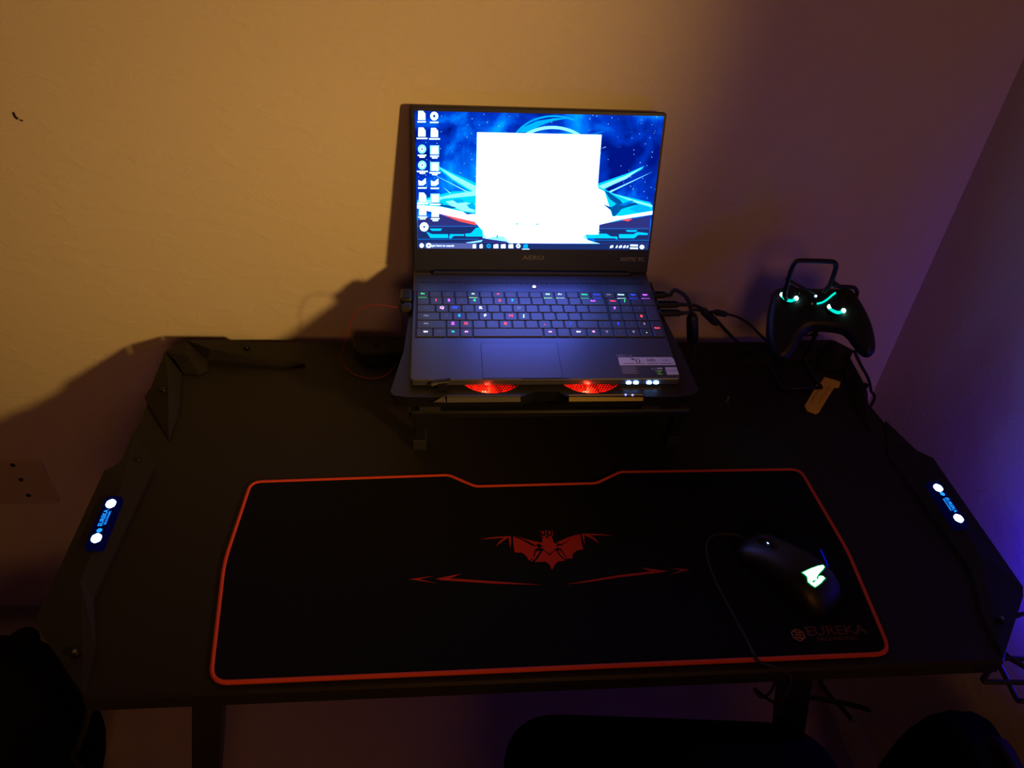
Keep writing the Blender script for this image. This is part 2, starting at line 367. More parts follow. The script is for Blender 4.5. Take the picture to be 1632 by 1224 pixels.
# ------------------------------------------------------------------ mousepad
ZP = ZT+.004
O = [(400,768),(715,757),(757,775),(950,770),(988,752),(1275,748),(1351,878),(1420,1041),(335,1088),(357,897)]
po = rounded([at(x, y, 'z', ZP) for x, y in O], [.014,.006,.006,.006,.006,.014,.02,.018,.018,.02])
pad = tag(MB(), '', '') if False else None
pad = thing('mousepad', 'long black mousepad with red stitched edge and red bat emblem on the desk', 'mousepad', (0, -.5, ZT))
q = MB(); q.prism(po, (0, 0, -.0038), 'cloth_black'); q.build('cloth', pad)
q = MB(); q.tube([p-V((0, 0, .0012)) for p in po], .0027, 'stitch_red', 8, closed=True); st = q.build('stitched_edge', pad); st['label'] = 'red stitched edge'
def c8(x, y, z=ZP+.0004): return at(640+x/3.4, 820+y/3.4, 'z', z)
bat = [
 [(765,125),(775,118),(790,128),(800,122),(812,120),(818,130),(822,150),(845,162),(835,170),(855,178),(840,182),(802,214),(765,185),(748,178),(770,172),(755,165),(745,152),(762,150)],
 [(605,118),(660,142),(712,172),(735,170),(742,180),(722,190),(716,215),(714,232),(690,250),(676,225),(655,207),(612,205),(606,160)],
 [(622,118),(690,138),(745,150),(748,158),(722,166),(680,142)],
 [(968,105),(920,130),(868,168),(848,168),(845,178),(866,188),(880,212),(900,235),(922,242),(930,212),(948,196),(985,188),(975,150)],
 [(960,105),(900,125),(850,148),(838,152),(850,158),(870,160),(905,138)],
 [(720,258),(740,235),(762,200),(770,194),(802,222),(834,192),(850,215),(872,240),(890,248),(845,256),(832,270),(815,300),(800,268),(778,255)],
 [(698,256),(722,222),(728,200),(752,196),(740,218),(716,248)],
 [(845,192),(862,196),(885,226),(905,243),(880,238),(858,214)],
 [(592,118),(560,118),(480,124),(430,134),(500,130),(556,126),(530,145),(510,176),(540,150),(580,124),(584,150),(588,185),(594,150)],
 [(976,104),(1040,104),(1100,108),(1140,116),(1080,112),(1020,112),(1050,130),(1070,158),(1035,132),(992,112),(990,140),(996,170),(984,140)],
]
q = MB()
for b in bat: q.poly([c8(*p) for p in b], 'cloth_print')
for cx in (766, 802):
    for r in (17,):
        q.tube([c8(cx+r*math.cos(t), 103+r*math.sin(t)) for t in [math.pi*(.15+.95*k/9)*1.0-.9 for k in range(10)]], .0006, 'cloth_print', 4)
    q.poly([c8(cx-6, 92), c8(cx+2, 86), c8(cx+6, 100), c8(cx+1, 112), c8(cx-4, 104)], 'cloth_print')
    q.poly([c8(cx-15, 84), c8(cx-12, 92), c8(cx-18, 100)], 'cloth_print'); q.poly([c8(cx+15, 82), c8(cx+17, 98), c8(cx+12, 92)], 'cloth_print')
e = q.build('bat_emblem', pad); e['label'] = 'red bat emblem'
q = MB()
for b in ([(185,348),(325,320),(262,346),(500,362),(770,382),(500,374),(215,356)], [(40,350),(180,332),(95,350),(188,372)],
          [(880,380),(1180,328),(1350,308),(1300,288),(1440,306),(1395,316),(1180,340),(1010,366)], [(1450,290),(1562,298),(1448,328),(1520,302)]):
    q.poly([c8(*p) for p in b], 'cloth_print')
e = q.build('arrow_print', pad); e['label'] = 'red arrow stripes'
q = MB(); yd = V((0, 1, 0)); xd = V((1, 0, 0))
lp = at(1272, 1012, 'z', ZP+.0004)
q.text('EUREKA', at(1332, 1005, 'z', ZP+.0004), xd, yd, .0165, 'print_dark_red', sx=1.2)
q.text('ERGONOMIC', at(1335, 1018, 'z', ZP+.0004), xd, yd, .0075, 'print_dark_red', sx=1.05)
hexa = [lp+V((math.cos(t)*.0075, math.sin(t)*.0075, 0)) for t in [k*math.pi/3+math.pi/6 for k in range(6)]]
q.tube(hexa, .0007, 'logo_beige', 4, closed=True)
for k in (-1, 0, 1): q.tube([lp+V((-.004+k*.0005, .0034*k+.001, 0)), lp+V((.0045, .0034*k-.0012, 0))], .0008, 'logo_beige', 4)
e = q.build('brand_print', pad); e['label'] = 'beige and dark red brand print'

# ------------------------------------------------------------------ mouse
mo = thing('computer_mouse', 'black gaming mouse with glowing green eagle emblem on the right of the mousepad', 'mouse', (.285, -.535, ZP))
ax = V((-.58, .815, 0)).normalized(); sd = V((ax.y, -ax.x, 0)); mc = V((.281, -.527, ZP))
def mp(u, w, z): return mc+ax*u+sd*w+V((0, 0, z))
prof = [(-.062,.012,.004),(-.060,.022,.014),(-.052,.029,.026),(-.038,.033,.034),(-.022,.0335,.038),(-.004,.032,.0375),(.014,.0300,.034),(.032,.0295,.028),(.048,.029,.020),(.058,.024,.013),(.062,.014,.006)]
q = MB(); rings = []
for u, w, h in prof:
    rings.append([mp(u, w*math.copysign(abs(math.cos(t))**.75, math.cos(t)), .002+(h-.002)*math.sin(t)**.7) for t in [math.pi*k/14 for k in range(15)]])
vs = [p for r in rings for p in r]; fs = [(i*15+j, i*15+j+1, (i+1)*15+j+1, (i+1)*15+j) for i in range(len(rings)-1) for j in range(14)]
fs += [tuple(range(15)), tuple(range((len(rings)-1)*15, len(rings)*15))]
q.add(vs, fs, 'gloss_black', True)
q.add([p for r in rings for p in (r[0], r[-1])], [(2*i, 2*i+1, 2*i+3, 2*i+2) for i in range(len(rings)-1)], 'gloss_black'); q.build('shell', mo)
q = MB(); q.tube([mp(.034+.011*math.cos(t), 0, .022+.011*math.sin(t)) for t in [2*math.pi*k/20 for k in range(20)]], .0035, 'rubber', 8, closed=True); q.build('scroll_wheel', mo)
def mh(u, w):
    for i in range(len(prof)-1):
        if prof[i][0] <= u <= prof[i+1][0]:
            t = (u-prof[i][0])/(prof[i+1][0]-prof[i][0]); W_ = prof[i][1]*(1-t)+prof[i+1][1]*t; h = prof[i][2]*(1-t)+prof[i+1][2]*t
            return .002+(h-.002)*max(0, 1-(abs(w)/W_)**2.67)**.35
    return .03
def ms(px, py, lift=.0020):
    z = ZP+.036
    for _ in range(6):
        p = at(px, py, 'z', z); d = p-mc; z = ZP+mh(d.dot(ax), d.dot(sd))+lift
    return at(px, py, 'z', z)
def cz(x, y): return ms(1190+x/8.741, 820+y/8.741)
lg = [(778,808),(900,750),(1000,715),(1065,705),(1085,728),(1060,765),(1010,815),(975,870),(975,900),(1005,895),(1000,870),(1020,855),(1060,858),(1090,885),(1040,945),(990,985),(950,1008),(900,975),(855,935),(848,870),(815,835)]
q = MB(); lgp = [cz(*p) for p in lg]; q.poly([p-V((0, 0, .0004)) for p in inset(lgp, -.0011, V((0, 0, 1)))], 'logo_halo'); q.poly(lgp, 'logo_green'); e = q.build('eagle_emblem', mo); e['label'] = 'glowing green eagle emblem'  # larger dim polygon underneath imitates the green halo of the emblem
q = MB()
for x, y in ((295, 355), (318, 375), (300, 392), (282, 330)):
    c = ms(1190+x/8.741, 820+y/8.741, .001); q.prism([c+ax*a_+sd*b_ for a_, b_ in ((.0011, .0009), (.0011, -.0009), (-.0011, -.0009), (-.0011, .0009))], (0, 0, -.0008), 'led_dpi')
q.build('status_light', mo)
q = MB(); q.tube(smooth([at(1308, 876, 'z', ZP+.022), at(1314, 889, 'z', ZP+.021), at(1320, 903, 'z', ZP+.019)]), .0010, 'blue_reflection', 6);  # emissive line stands in for a blue reflection on the mouse's side
e = q.build('side_reflection', mo); e['label'] = 'thin blue painted reflection'
cab = MB(); cab.tube(smooth([mp(.060, 0, .008), mp(.080, -.004, .003), (.20, -.47, ZP+.002), (.19, -.52, ZP+.002), at(1190, 1020, 'z', ZP+.002), at(1203, 1046, 'z', ZP+.0045), at(1212, 1056, 'z', ZT+.003), (.2435, -.651, ZT-.006), (.2435, -.652, .70), at(1203, 1098, 'z', .64), at(1215, 1112, 'z', .62), at(1231, 1098, 'z', .62), at(1238, 1072, 'z', .66), V((.275, -.60, .710))], 8), .0019, 'rubber', 8)
tag(cab.build('mouse_cable'), 'thin black cable crossing the red front edge of the mousepad and looping below the desk', 'cable')

# ------------------------------------------------------------------ laptop on its cooler and riser
LT = .0953
OB = V((.0055, -.30, .8885)); BX = V((1, 0, 0)); BY = V((0, math.cos(LT), math.sin(LT))); BN = V((0, -math.sin(LT), math.cos(LT)))
def B(a, b, n=0): return OB+BX*(a/1000)+BY*(b/1000)+BN*(n/1000)
LA = 1.8623; LD = BY*(-math.cos(LA))+BN*math.sin(LA); LN = (BX.cross(LD)).normalized()  # normal to the viewer
OH = B(0, 231.9)
def Ld(a, h, n=0): return OH+BX*(a/1000)+LD*(h/1000)+LN*(n/1000)
lap = thing('laptop', 'open black laptop with a bright blue space wallpaper on its screen', 'laptop', tuple(B(0, 110, -18)))
q = MB(); o = rounded([B(-178, 0), B(178, 0), B(178, 250), B(-178, 250)], .005)
q.prism(o, BN*-.0095, 'laptop_body', .0012)
q.box if False else None
base = q.build('base', lap)
q = MB(); q.prism([B(-174, 82, .25), B(175, 82, .25), B(175, 186, .25), B(-174, 186, .25)], BN*-.0004, 'key_well'); q.build('key_well', base)
q = MB()
for k in range(44):
    a = -165+k*7.6; q.prism([B(a, 205, .3), B(a+5, 205, .3), B(a+5, 206.3, .3), B(a, 206.3, .3)], BN*-.0004, 'key_well')
q.prism([B(-172, 208, .3), B(172, 208, .3), B(172, 208.7, .3), B(-172, 208.7, .3)], BN*-.0004, 'key_well'); q.build('speaker_grille', base)
q = MB(); q.prism([B(-84.8, 2, .2), B(20.2, 2, .2), B(20.2, 72.3, .2), B(-84.8, 72.3, .2)], BN*-.0003, 'trackpad_gap')
q.prism([B(-84.2, 2.6, .35), B(19.6, 2.6, .35), B(19.6, 71.7, .35), B(-84.2, 71.7, .35)], BN*-.0003, 'trackpad'); q.build('trackpad', lap)
q = MB(); c = B(0, 197.4, .2); q.cyl(c, BN, .0042, .0006, 'laptop_body', 16); q.tube([c+BN*.0008+BX*(.002*math.cos(t))+BY*(.002*math.sin(t)) for t in [k*math.pi/8 for k in range(16)]], .0006, 'key_w', 5, closed=True)
q.build('power_button', lap)
# finger notch at the front edge
q = MB(); q.prism([B(-35, .3, .12), B(32, .3, .12), B(27, 2.2, .12), B(-30, 2.2, .12)], BN*-.0002, 'trackpad_gap'); q.build('finger_notch', base)
# keys
ROWS = []
def row(b0, b1, edges, labs): 
    for i, (t, c) in enumerate(labs): ROWS.append((edges[i], edges[i+1], b0, b1, t, c))
fr = [-173.5+18.26*i for i in range(20)]
row(171, 183.3, fr, list(zip(['esc','F1','F2','F3','F4','F5','F6','F7','F8','F9','F10','F11','F12','pause','prt sc','del','home','pgup','pgdn'],
    ['g','d','d','d','gw','n','r','n','n','n','gw','cw','n','g','b','dw','cw','b','p'])))
row(154.4, 169.8, [-172.6+18.35*i for i in range(14)]+[101.3], list(zip('` 1 2 3 4 5 6 7 8 9 0 - = back'.split(), 'd r p d g n r s n n n n n p'.split())))
row(154.4, 169.8, [104.4, 122, 139.8, 157.4, 174.6], [('num', 'r'), ('/', 'g'), ('*', 'n'), ('-', 'n')])
row(137.2, 152.6, [-172.3]+[-146+18.38*i for i in range(13)]+[101.8], list(zip('tab Q W E R T Y U I O P [ ] \\'.split(), 'd k b d w n n dw n n n n n n'.split())))
row(137.2, 152.6, [104.2, 122, 140.2, 158], [('7', 'p'), ('8', 'd'), ('9', 'd')])
row(119.7, 135.1, [-172]+[-140+18.3*i for i in range(12)]+[101.6], list(zip("caps A S D F G H J K L ; ' enter".split(), 'dw d s n w n r gw n n n n d'.split())))
row(119.7, 135.1, [103.6, 121, 140.6, 158], [('4', 'd'), ('5', 'n'), ('6', 'r')])
row(102.3, 117.6, [-171.8]+[-131+18.4*i for i in range(11)]+[83.4, 103.2, 122, 141, 159], list(zip("shift Z X C V B N M , . / shift ^ 1 2 3".split(), 'dw p r d n r d n r n b n d b d dw'.split())))
row(84.4, 100.6, [-172.3, -149.5, -131, -112.4, -94.6, 3.4, 22.6, 41.2, 64.4, 83.8, 102.8, 121.8, 140.8, 158.6], list(zip('ctrl win fn alt _ alt opt ctrl < v > 0 .'.split(), 'w d c k d k d w k dw d dw gw'.split())))
ROWS.append((158, 175, 119.7, 152.6, '+', 'd')); ROWS.append((159, 175.4, 84.4, 117.6, 'enter', 'r'))
KM = dict(d='legend_grey', n='keycap')
for a0, a1, b0, b1, t, c in ROWS:
    q = MB(); g = 1.1
    o = rounded([B(a0+g, b0, 1.5), B(a1-g, b0, 1.5), B(a1-g, b1, 1.5), B(a0+g, b1, 1.5)], .0013, 3)
    q.prism(o, BN*-.0013, 'keycap', .0004)
    mm = KM.get(c, 'key_'+c)
    if c != 'n':
        big = len(t) == 1; cx = (a0+a1)/2
        if a1-a0 > 22 and t in ('tab', 'caps', 'shift', 'ctrl') and a0 < -100: cx = a0+13
        sz = .0062 if big else .0040
        if c in 'gwrbpkcs' and big: sz = .0075
        q.text(t.upper() if big else t.capitalize(), B(cx, (b0+b1)/2+1.2, 1.62), BX, BY, sz, mm, sx=1.0 if len(t) < 4 else .9)
        if b0 == 171 and c in ('g', 'gw', 'cw', 'b', 'p', 'w'):
            q.prism([B(a0+3, 170.3, .6), B(a1-3, 170.3, .6), B(a1-3, 170.8, .6), B(a0+3, 170.8, .6)], BN*-.0002, mm)
    q.build('key', lap)
# palm rest stickers
def stick(lst, name):
    q = MB()
    for pts, mm, n in lst: q.prism([B(a, b, n) for a, b in pts], BN*-.0002, mm)
    return q
q = stick([([(100.3, 42), (174.5, 42), (177, 38), (177, 26), (100, 26)][::-1], 'sticker_white', .4)], '')
for cx, gl in ((110, '/'), (124.5, '('), (128.5, ')'), (145, 'HD'), (165, 'RED')):
    if gl in '()': q.text(gl, B(cx, 35.5, .5), BX, BY, .010, 'sticker_ink')
    elif gl == '/': q.prism([B(116, 39.8, .5), B(122, 39.8, .5), B(122, 35, .5)], BN*-.0002, 'sticker_ink')
    else: q.text(gl, B(cx, 35.5, .5), BX, BY, .008 if gl == 'HD' else .005, 'sticker_ink' if gl == 'HD' else 'print_grey')
for a0, a1 in ((106, 120), (121, 134), (139, 154), (156, 172)): q.prism([B(a0, 29, .5), B(a1, 29, .5), B(a1, 29.8, .5), B(a0, 29.8, .5)], BN*-.0002, 'sticker_ink')
e = q.build('feature_sticker', lap); e['label'] = 'white feature sticker'
q = stick([([(101, 24.5), (121, 24.5), (121, 9), (101, 9)][::-1], 'sticker_grey', .4)], '')
for k in range(5): q.prism([B(104, 21-2.6*k, .5), B(125-(k % 2)*4, 21-2.6*k, .5), B(125-(k % 2)*4, 20.2-2.6*k, .5), B(104, 20.2-2.6*k, .5)], BN*-.0002, 'legend_grey')
e = q.build('spec_sticker', lap); e['label'] = 'grey specification sticker'
q = stick([([(139, 22.5), (158.5, 22.5), (158.5, 6), (144, 6), (139, 10)][::-1], 'sticker_ink', .4),
           ([(140, 21.5), (150, 21.5), (149, 16), (141, 16)][::-1], 'sticker_grey', .5), ([(150, 21), (157, 21), (157, 18.6), (150, 18.6)][::-1], 'sticker_white', .5),
           ([(145, 14), (152, 17), (157, 16), (152, 12), (156, 8), (150, 7), (147, 9.5), (151, 12.5)][::-1], 'sticker_green', .5)], '')
e = q.build('graphics_sticker', lap); e['label'] = 'green and black graphics sticker'
q = stick([([(161, 22), (177, 22), (177, 7.5), (161, 7.5)][::-1], 'sticker_white', .4)], '')
q.text('CORE', B(169, 15, .5), BX, BY, .005, 'print_grey'); e = q.build('processor_sticker', lap); e['label'] = 'white processor sticker'
q = MB(); q.text('AERO 15', B(109, 45.5, .2), BX, BY, .0048, 'print_grey', sx=1.2); q.build('model_print', lap)
# lid
q = MB(); o = rounded([Ld(-178, 2), Ld(178, 2), Ld(178, 237), Ld(-178, 237)], [.002, .002, .005, .005]); q.prism(o, LN*-.0055, 'lid_bezel', .001)
for a0, a1 in ((-178, -152), (152, 178)): pass
lid = q.build('lid', lap)
q = MB(); q.prism([B(-150, 226, 5), B(150, 226, 5), B(150, 238, 5), B(-150, 238, 5)], BN*-.006, 'lid_bezel', .002); q.build('hinge_bar', lap)
for a0, a1 in ((-176, -153), (155, 176)):
    q = MB(); q.prism([B(a0, 227, 1.2), B(a1, 227, 1.2), B(a1, 229.5, 1.2), B(a0, 229.5, 1.2)], BN*-.0014, 'bar_steel')
    e = q.build('hinge_trim', lap); e['label'] = 'bright hinge trim'
def S(x, y, lay=0): return atp(640+x/3.709, 150+y/3.709, Ld(0, 0, .45+lay*.12), LN)
q = MB(); sc = [S(77, 99), S(1551, 131), S(1457, 921), S(94, 912)]
q.poly(sc, 'wallpaper')
def sp(mm, pts, lay=1): q.poly([S(x, y, lay) for x, y in pts], mm)
def arc(mm, cx, cy, rx, ry, a0, a1, w, lay=1, n=24):
    A = [(cx+rx*math.cos(math.radians(a0+(a1-a0)*k/n)), cy-ry*math.sin(math.radians(a0+(a1-a0)*k/n))) for k in range(n+1)]
    Bq = [(cx+(rx-w)*math.cos(math.radians(a0+(a1-a0)*k/n)), cy-(ry-w)*math.sin(math.radians(a0+(a1-a0)*k/n))) for k in range(n+1)]
    sp(mm, A+Bq[::-1], lay)
arc('e_teal', 900, 330, 260, 205, 62, 165, 10); sp('e_teal', [(690,225),(720,195),(800,160),(900,143),(1000,140),(900,158),(820,185),(760,225)], 1)
arc('e_glow', 890, 380, 250, 192, 30, 150, 18, 2)
# light rays
for mm, pts, l in (('e_cyan', [(215,425),(300,465),(440,525),(440,600),(330,530),(225,450)], 1), ('e_glow', [(222,432),(310,480),(440,545),(440,585),(300,500)], 2),
                 ('e_glow', [(150,455),(400,580),(395,584)], 2), ('e_glow', [(245,548),(292,586),(286,588)], 2), ('e_line', [(290,440),(380,500),(440,512),(440,530)], 1),
                 ('e_cyan', [(1435,425),(1330,470),(1160,530),(1165,580),(1300,510),(1420,445)], 1), ('e_glow', [(1425,430),(1330,480),(1162,545),(1190,560),(1330,500)], 2),
                 ('e_glow', [(1485,458),(1235,582),(1225,576)], 2), ('e_line', [(1160,235),(1210,215),(1100,240)], 1), ('e_glow', [(1180,322),(1208,310),(1206,314)], 2),
                 # planet surface and wings, left
                 ('e_cyan', [(92,628),(300,575),(440,570),(440,770),(250,712),(92,662)], 1), ('e_glow', [(92,640),(300,592),(440,572),(440,600),(250,618),(130,655)], 2),
                 ('e_white', [(92,655),(230,665),(340,690),(440,712),(440,755),(300,725),(150,690),(92,675)], 2), ('e_red', [(225,706),(440,758),(440,775),(340,752)], 2),
                 ('e_glow', [(260,635),(320,625),(380,640),(435,650),(430,700),(360,690),(300,668)], 2),
                 ('e_ship', [(210,650),(280,658),(330,672),(300,676),(230,664)], 3), ('e_teal', [(300,625),(350,618),(375,640),(330,645)], 3), ('e_teal', [(385,655),(420,640),(438,660),(436,685),(400,675)], 3),
                 ('e_ship', [(360,695),(400,702),(432,706),(390,712)], 3), ('e_ship', [(170,640),(230,642),(250,650),(200,650)], 3),
                 # right wing and ship
                 ('e_cyan', [(1160,545),(1260,590),(1380,618),(1470,640),(1484,665),(1480,712),(1300,742),(1160,770)], 1), ('e_white', [(1160,555),(1200,575),(1220,640),(1245,720),(1300,720),(1484,690),(1482,712),(1300,740),(1160,775)], 2),
                 ('e_glow', [(1240,585),(1360,622),(1482,655),(1482,668),(1380,640)], 2), ('e_red', [(1300,745),(1330,738),(1365,738),(1340,752)], 3),
                 ('e_ship', [(1200,570),(1225,580),(1290,625),(1310,650),(1380,640),(1400,652),(1330,670),(1300,680),(1262,722),(1248,722),(1240,690),(1190,650),(1240,668),(1270,650),(1230,620)], 3),
                 ('e_line', [(1280,655),(1360,628),(1375,632),(1320,660)], 4), ('e_teal', [(1345,680),(1400,650),(1462,668),(1480,690),(1400,702)], 3)):
    sp(mm, pts, l)
# dark lower band with cyan interface shapes
sp('e_purple', [(95,745),(225,712),(440,772),(440,885),(93,880)], 1); sp('e_bar', [(95,790),(480,785),(480,880),(95,880)], 2)
sp('e_purple', [(1140,775),(1300,748),(1470,720),(1462,885),(1140,885)], 1); sp('e_bar', [(1140,800),(1462,800),(1460,880),(1140,880)], 2)
for x0, x1, y in ((95,480,779),(95,480,856),(1140,1462,793),(1140,1462,862)): sp('e_line', [(x0,y),(x1,y),(x1,y+3),(x0,y+3)], 3)
for pts in ([(145,812),(180,828),(275,828),(275,850),(170,850)], [(165,795),(240,795),(230,808),(180,808)], [(285,828),(370,828),(370,838),(310,838),(290,855),(280,850)], [(375,825),(410,822),(440,790),(480,785),(480,842),(380,842)],
            [(1090,840),(1110,825),(1210,825),(1240,842),(1275,842),(1275,860),(1260,852),(1095,852)], [(1285,828),(1370,828),(1395,815),(1455,822),(1455,832),(1400,832),(1375,852),(1285,852)], [(1325,804),(1395,804),(1385,814),(1335,814)], [(1130,800),(1160,795),(1175,815),(1120,818)]):
    sp('e_cyan', pts, 4)
# the bright flare under the window and the white window itself
sp('e_glow', [(470,770),(1140,775),(1090,830),(1100,862),(1180,886),(620,886),(480,850),(468,810)], 3)
sp('e_white', [(500,780),(1100,780),(1075,850),(1140,882),(640,884),(600,840),(560,842),(500,852),(478,815)], 4)
sp('e_ship', [(512,820),(524,820),(524,832),(512,832)], 5); sp('e_ship', [(562,815),(566,815),(568,850),(562,852)], 5); sp('e_purple', [(360,878),(480,852),(620,872),(640,886),(360,888)], 3)
sp('e_glow', [(380,878),(480,862),(470,874),(400,882)], 4)
sp('e_white', [(446,225),(1183,240),(1160,545),(1180,600),(1165,830),(830,835),(500,830),(436,760)], 6)
sp('e_cyan', [(675,764),(690,764),(690,770),(675,770)], 7); sp('e_cyan', [(795,766),(810,766),(810,772),(795,772)], 7); sp('e_cyan', [(690,767),(795,769),(795,770),(690,768.5)], 7)
# desktop icons in two columns
for col, ys in ((118, (127, 225, 325, 420, 518, 610, 690, 785)), (192, (130, 228, 330, 428, 520, 615, 700))):
    for i, y in enumerate(ys):
        cx = col+(y-127)*.01+1
        kind = (i+(col > 150)*3) % 4
        if col < 150 and i in (2, 3): arc('e_iconlite', cx, y, 25, 27, 0, 360, 12, 5, 20); arc('e_icon', cx, y, 13, 14, 0, 360, 8, 6, 14)
        elif col > 150 and i in (0,): arc('e_icon', cx, y, 24, 26, 0, 360, 17, 5, 20)
        elif col > 150 and i in (2, 3, 5): sp('e_iconlite', [(cx-27, y-27), (cx+27, y-27), (cx+27, y+27), (cx-27, y+27)], 5); sp('e_icon', [(cx-19, y-20), (cx+20, y-20), (cx+20, y+24), (cx-19, y+24)], 6)
        elif i == 7: arc('e_icon', cx+8, y, 26, 27, 0, 360, 20, 5, 20)
        elif i == 4: sp('e_icon', [(cx-24, y-10), (cx-4, y-2), (cx+20, y-22), (cx+22, y+10), (cx+4, y+22), (cx-22, y+22)], 5)
        else: sp('e_icon', [(cx-20, y-28), (cx+8, y-28), (cx+22, y-10), (cx+22, y+26), (cx-22, y+26)], 5)
        if i < 7: sp('e_icon', [(cx-32 if i % 2 else cx-26, y+33), (cx+34 if i % 2 else cx+26, y+33), (cx+32 if i % 2 else cx+24, y+41), (cx-30 if i % 2 else cx-25, y+41)], 5)
        if i in (2, 3, 6): sp('e_icon', [(cx-16, y+44), (cx+18, y+44), (cx+16, y+51), (cx-15, y+51)], 5)
# taskbar
sp('e_bar', [(94,878),(1459,886),(1457,921),(94,912)], 5); sp('e_search', [(140,880),(446,882),(446,914),(140,912)], 6)
arc('e_icon', 160, 895, 15, 15, 0, 360, 9, 7, 14); arc('e_icon', 119, 895, 13, 14, 0, 360, 11, 7, 12)
q.text('Type here to search', S(238, 896, 7), BX, LD, .0044, 'e_icon')
for x, mm in ((430, 'e_icon'), (470, 'e_icon'), (515, 'e_teal'), (558, 'e_icon'), (601, 'e_icon'), (646, 'e_icon'), (690, 'e_icon'), (733, 'e_teal')):
    w = 9 if x < 480 else 14
    if x in (515, 690): arc(mm, x, 898, 13, 13, 0, 360, 8, 7, 12)
    else: sp(mm, [(x-w, 890), (x+w*.6, 886), (x+w, 890), (x+w, 911), (x-w, 911)], 7)
sp('e_icon', [(712,915),(756,915),(756,918),(712,918)], 7)
for x0, x1 in ((1230,1252),(1264,1278),(1283,1304),(1308,1326),(1328,1342)): sp('e_icon', [(x0,910),(x0+6,896),(x1,893),(x1-3,908)], 7)
sp('e_icon', [(1352,889),(1398,890),(1396,900),(1352,899)], 7); sp('e_icon', [(1350,906),(1398,907),(1397,916),(1350,915)], 7); arc('e_icon', 1421, 904, 14, 13, 0, 360, 10, 7, 12); sp('e_search', [(1446,888),(1448,888),(1447,918),(1445,918)], 7)
scr = q.build('screen', lid); scr['label'] = 'bright blue lit screen'
q = MB(); q.text('AERO', S(780, 968, 0), BX, LD, .0095, 'sticker_grey', sx=1.35); q.build('wordmark', lid); q = MB()
q.text('XOTIC PC', S(1365, 978, 0), BX, LD, .0082, 'print_grey', sx=1.0); q.build('dealer_lettering', lid)
q = MB(); c = S(772, 1048, 0); q.cyl(c-LN*.0004, LN, .0028, .0005, 'gloss_black', 14); q.cyl(c, LN, .0012, .0004, 'legend_grey', 10); q.build('webcam', lid)

# riser
ris = thing('monitor_riser', 'low black riser shelf carrying the laptop cooler at the back of the desk', 'riser', (.015, -.18, ZT))
q = MB(); q.prism(rounded([(-.176, -.302, .8355), (.208, -.302, .8355), (.208, -.06, .8355), (-.176, -.06, .8355)], .004), (0, 0, -.010), 'black_plastic', .0015); q.build('shelf', ris)
q = MB(); q.tube([(-.172, -.3035, .8348), (.204, -.3035, .8348)], .0011, 'bar_steel', 6); e = q.build('edge_highlight', ris); e['label'] = 'thin strip painted as the front edge highlight'  # pale strip added as the highlight along the shelf's front edge
for x in (-.163, .197):
    for y in (-.283, -.08):
        q = MB(); q.prism(rounded([(x-.007, y-.010, .822), (x+.007, y-.010, .822), (x+.007, y+.010, .822), (x-.007, y+.010, .822)], .002), (0, 0, -.045), 'black_plastic', .001)
        q.prism([(x-.009, y-.012, .777), (x+.009, y-.012, .777), (x+.009, y+.012, .777), (x-.009, y+.012, .777)], (0, 0, -.017), 'rubber', .001); q.build('leg', ris)
# cooler
OC = OB+BN*-.0105
def Cc(px, py): return atp(px, py, OC, BN)
def Cb(a, b, n=0): return OC+BX*(a/1000)+BY*(b/1000)+BN*(n/1000)
coo = thing('laptop_cooler', 'black laptop cooling pad with two red lit fans, under the open laptop', 'laptop cooler', tuple(Cb(0, 100, -22)))
q = MB()
ol = [Cc(622, 624), Cc(627, 630), Cc(650, 633), Cc(690, 633), Cc(832, 632), Cc(850, 624), Cc(888, 624), Cc(905, 632), Cc(1030, 632), Cc(1075, 633), Cc(1105, 629), Cc(1113, 621), Cc(1086, 560), Cb(186, 150), Cb(186, 225), Cb(-178, 225), Cb(-183, 150), Cc(643, 560)]
fans = []
for px, pxr in ((785, 1), (945, 1)):
    p = Cc(px, 627.5); a = (p-OC).dot(BX)*1000; b = (p-OC).dot(BY)*1000; fans.append((a, b+51))
# deck of the cooler with two round openings, cut as strips
def deck_with_holes(q, outline, holes, R, mm):
    bm = bmesh.new()
    def pv(p): return bm.verts.new(p)
    ov = [pv(p) for p in outline]; es = [bm.edges.new((ov[i], ov[(i+1) % len(ov)])) for i in range(len(ov))]
    for (a, b) in holes:
        hv = [pv(Cb(a+R*math.cos(2*math.pi*k/48), b+R*math.sin(2*math.pi*k/48))) for k in range(48)]
        es += [bm.edges.new((hv[i], hv[(i+1) % 48])) for i in range(48)]
    bmesh.ops.triangle_fill(bm, edges=es, use_beauty=True, use_dissolve=False, normal=BN)
    bm.verts.index_update(); q.add([v.co.copy() for v in bm.verts], [tuple(v.index for v in f.verts) for f in bm.faces], mm); bm.free()
R = 50
deck_with_holes(q, ol, fans, R, 'black_plastic')
n = len(ol); bot = [p-BN*.022 for p in inset(ol, .004, BN)]
q.add(ol+bot, [(i, (i+1)%n, n+(i+1)%n, n+i) for i in range(n)], 'black_plastic'); q.poly(bot, 'black_plastic')
for a, b in fans:
    q.add([Cb(a+R*math.cos(2*math.pi*k/48), b+R*math.sin(2*math.pi*k/48), z) for z in (0, -15) for k in range(48)], [(k, (k+1)%48, 48+(k+1)%48, 48+k) for k in range(48)], 'black_plastic')
q.build('body', coo)
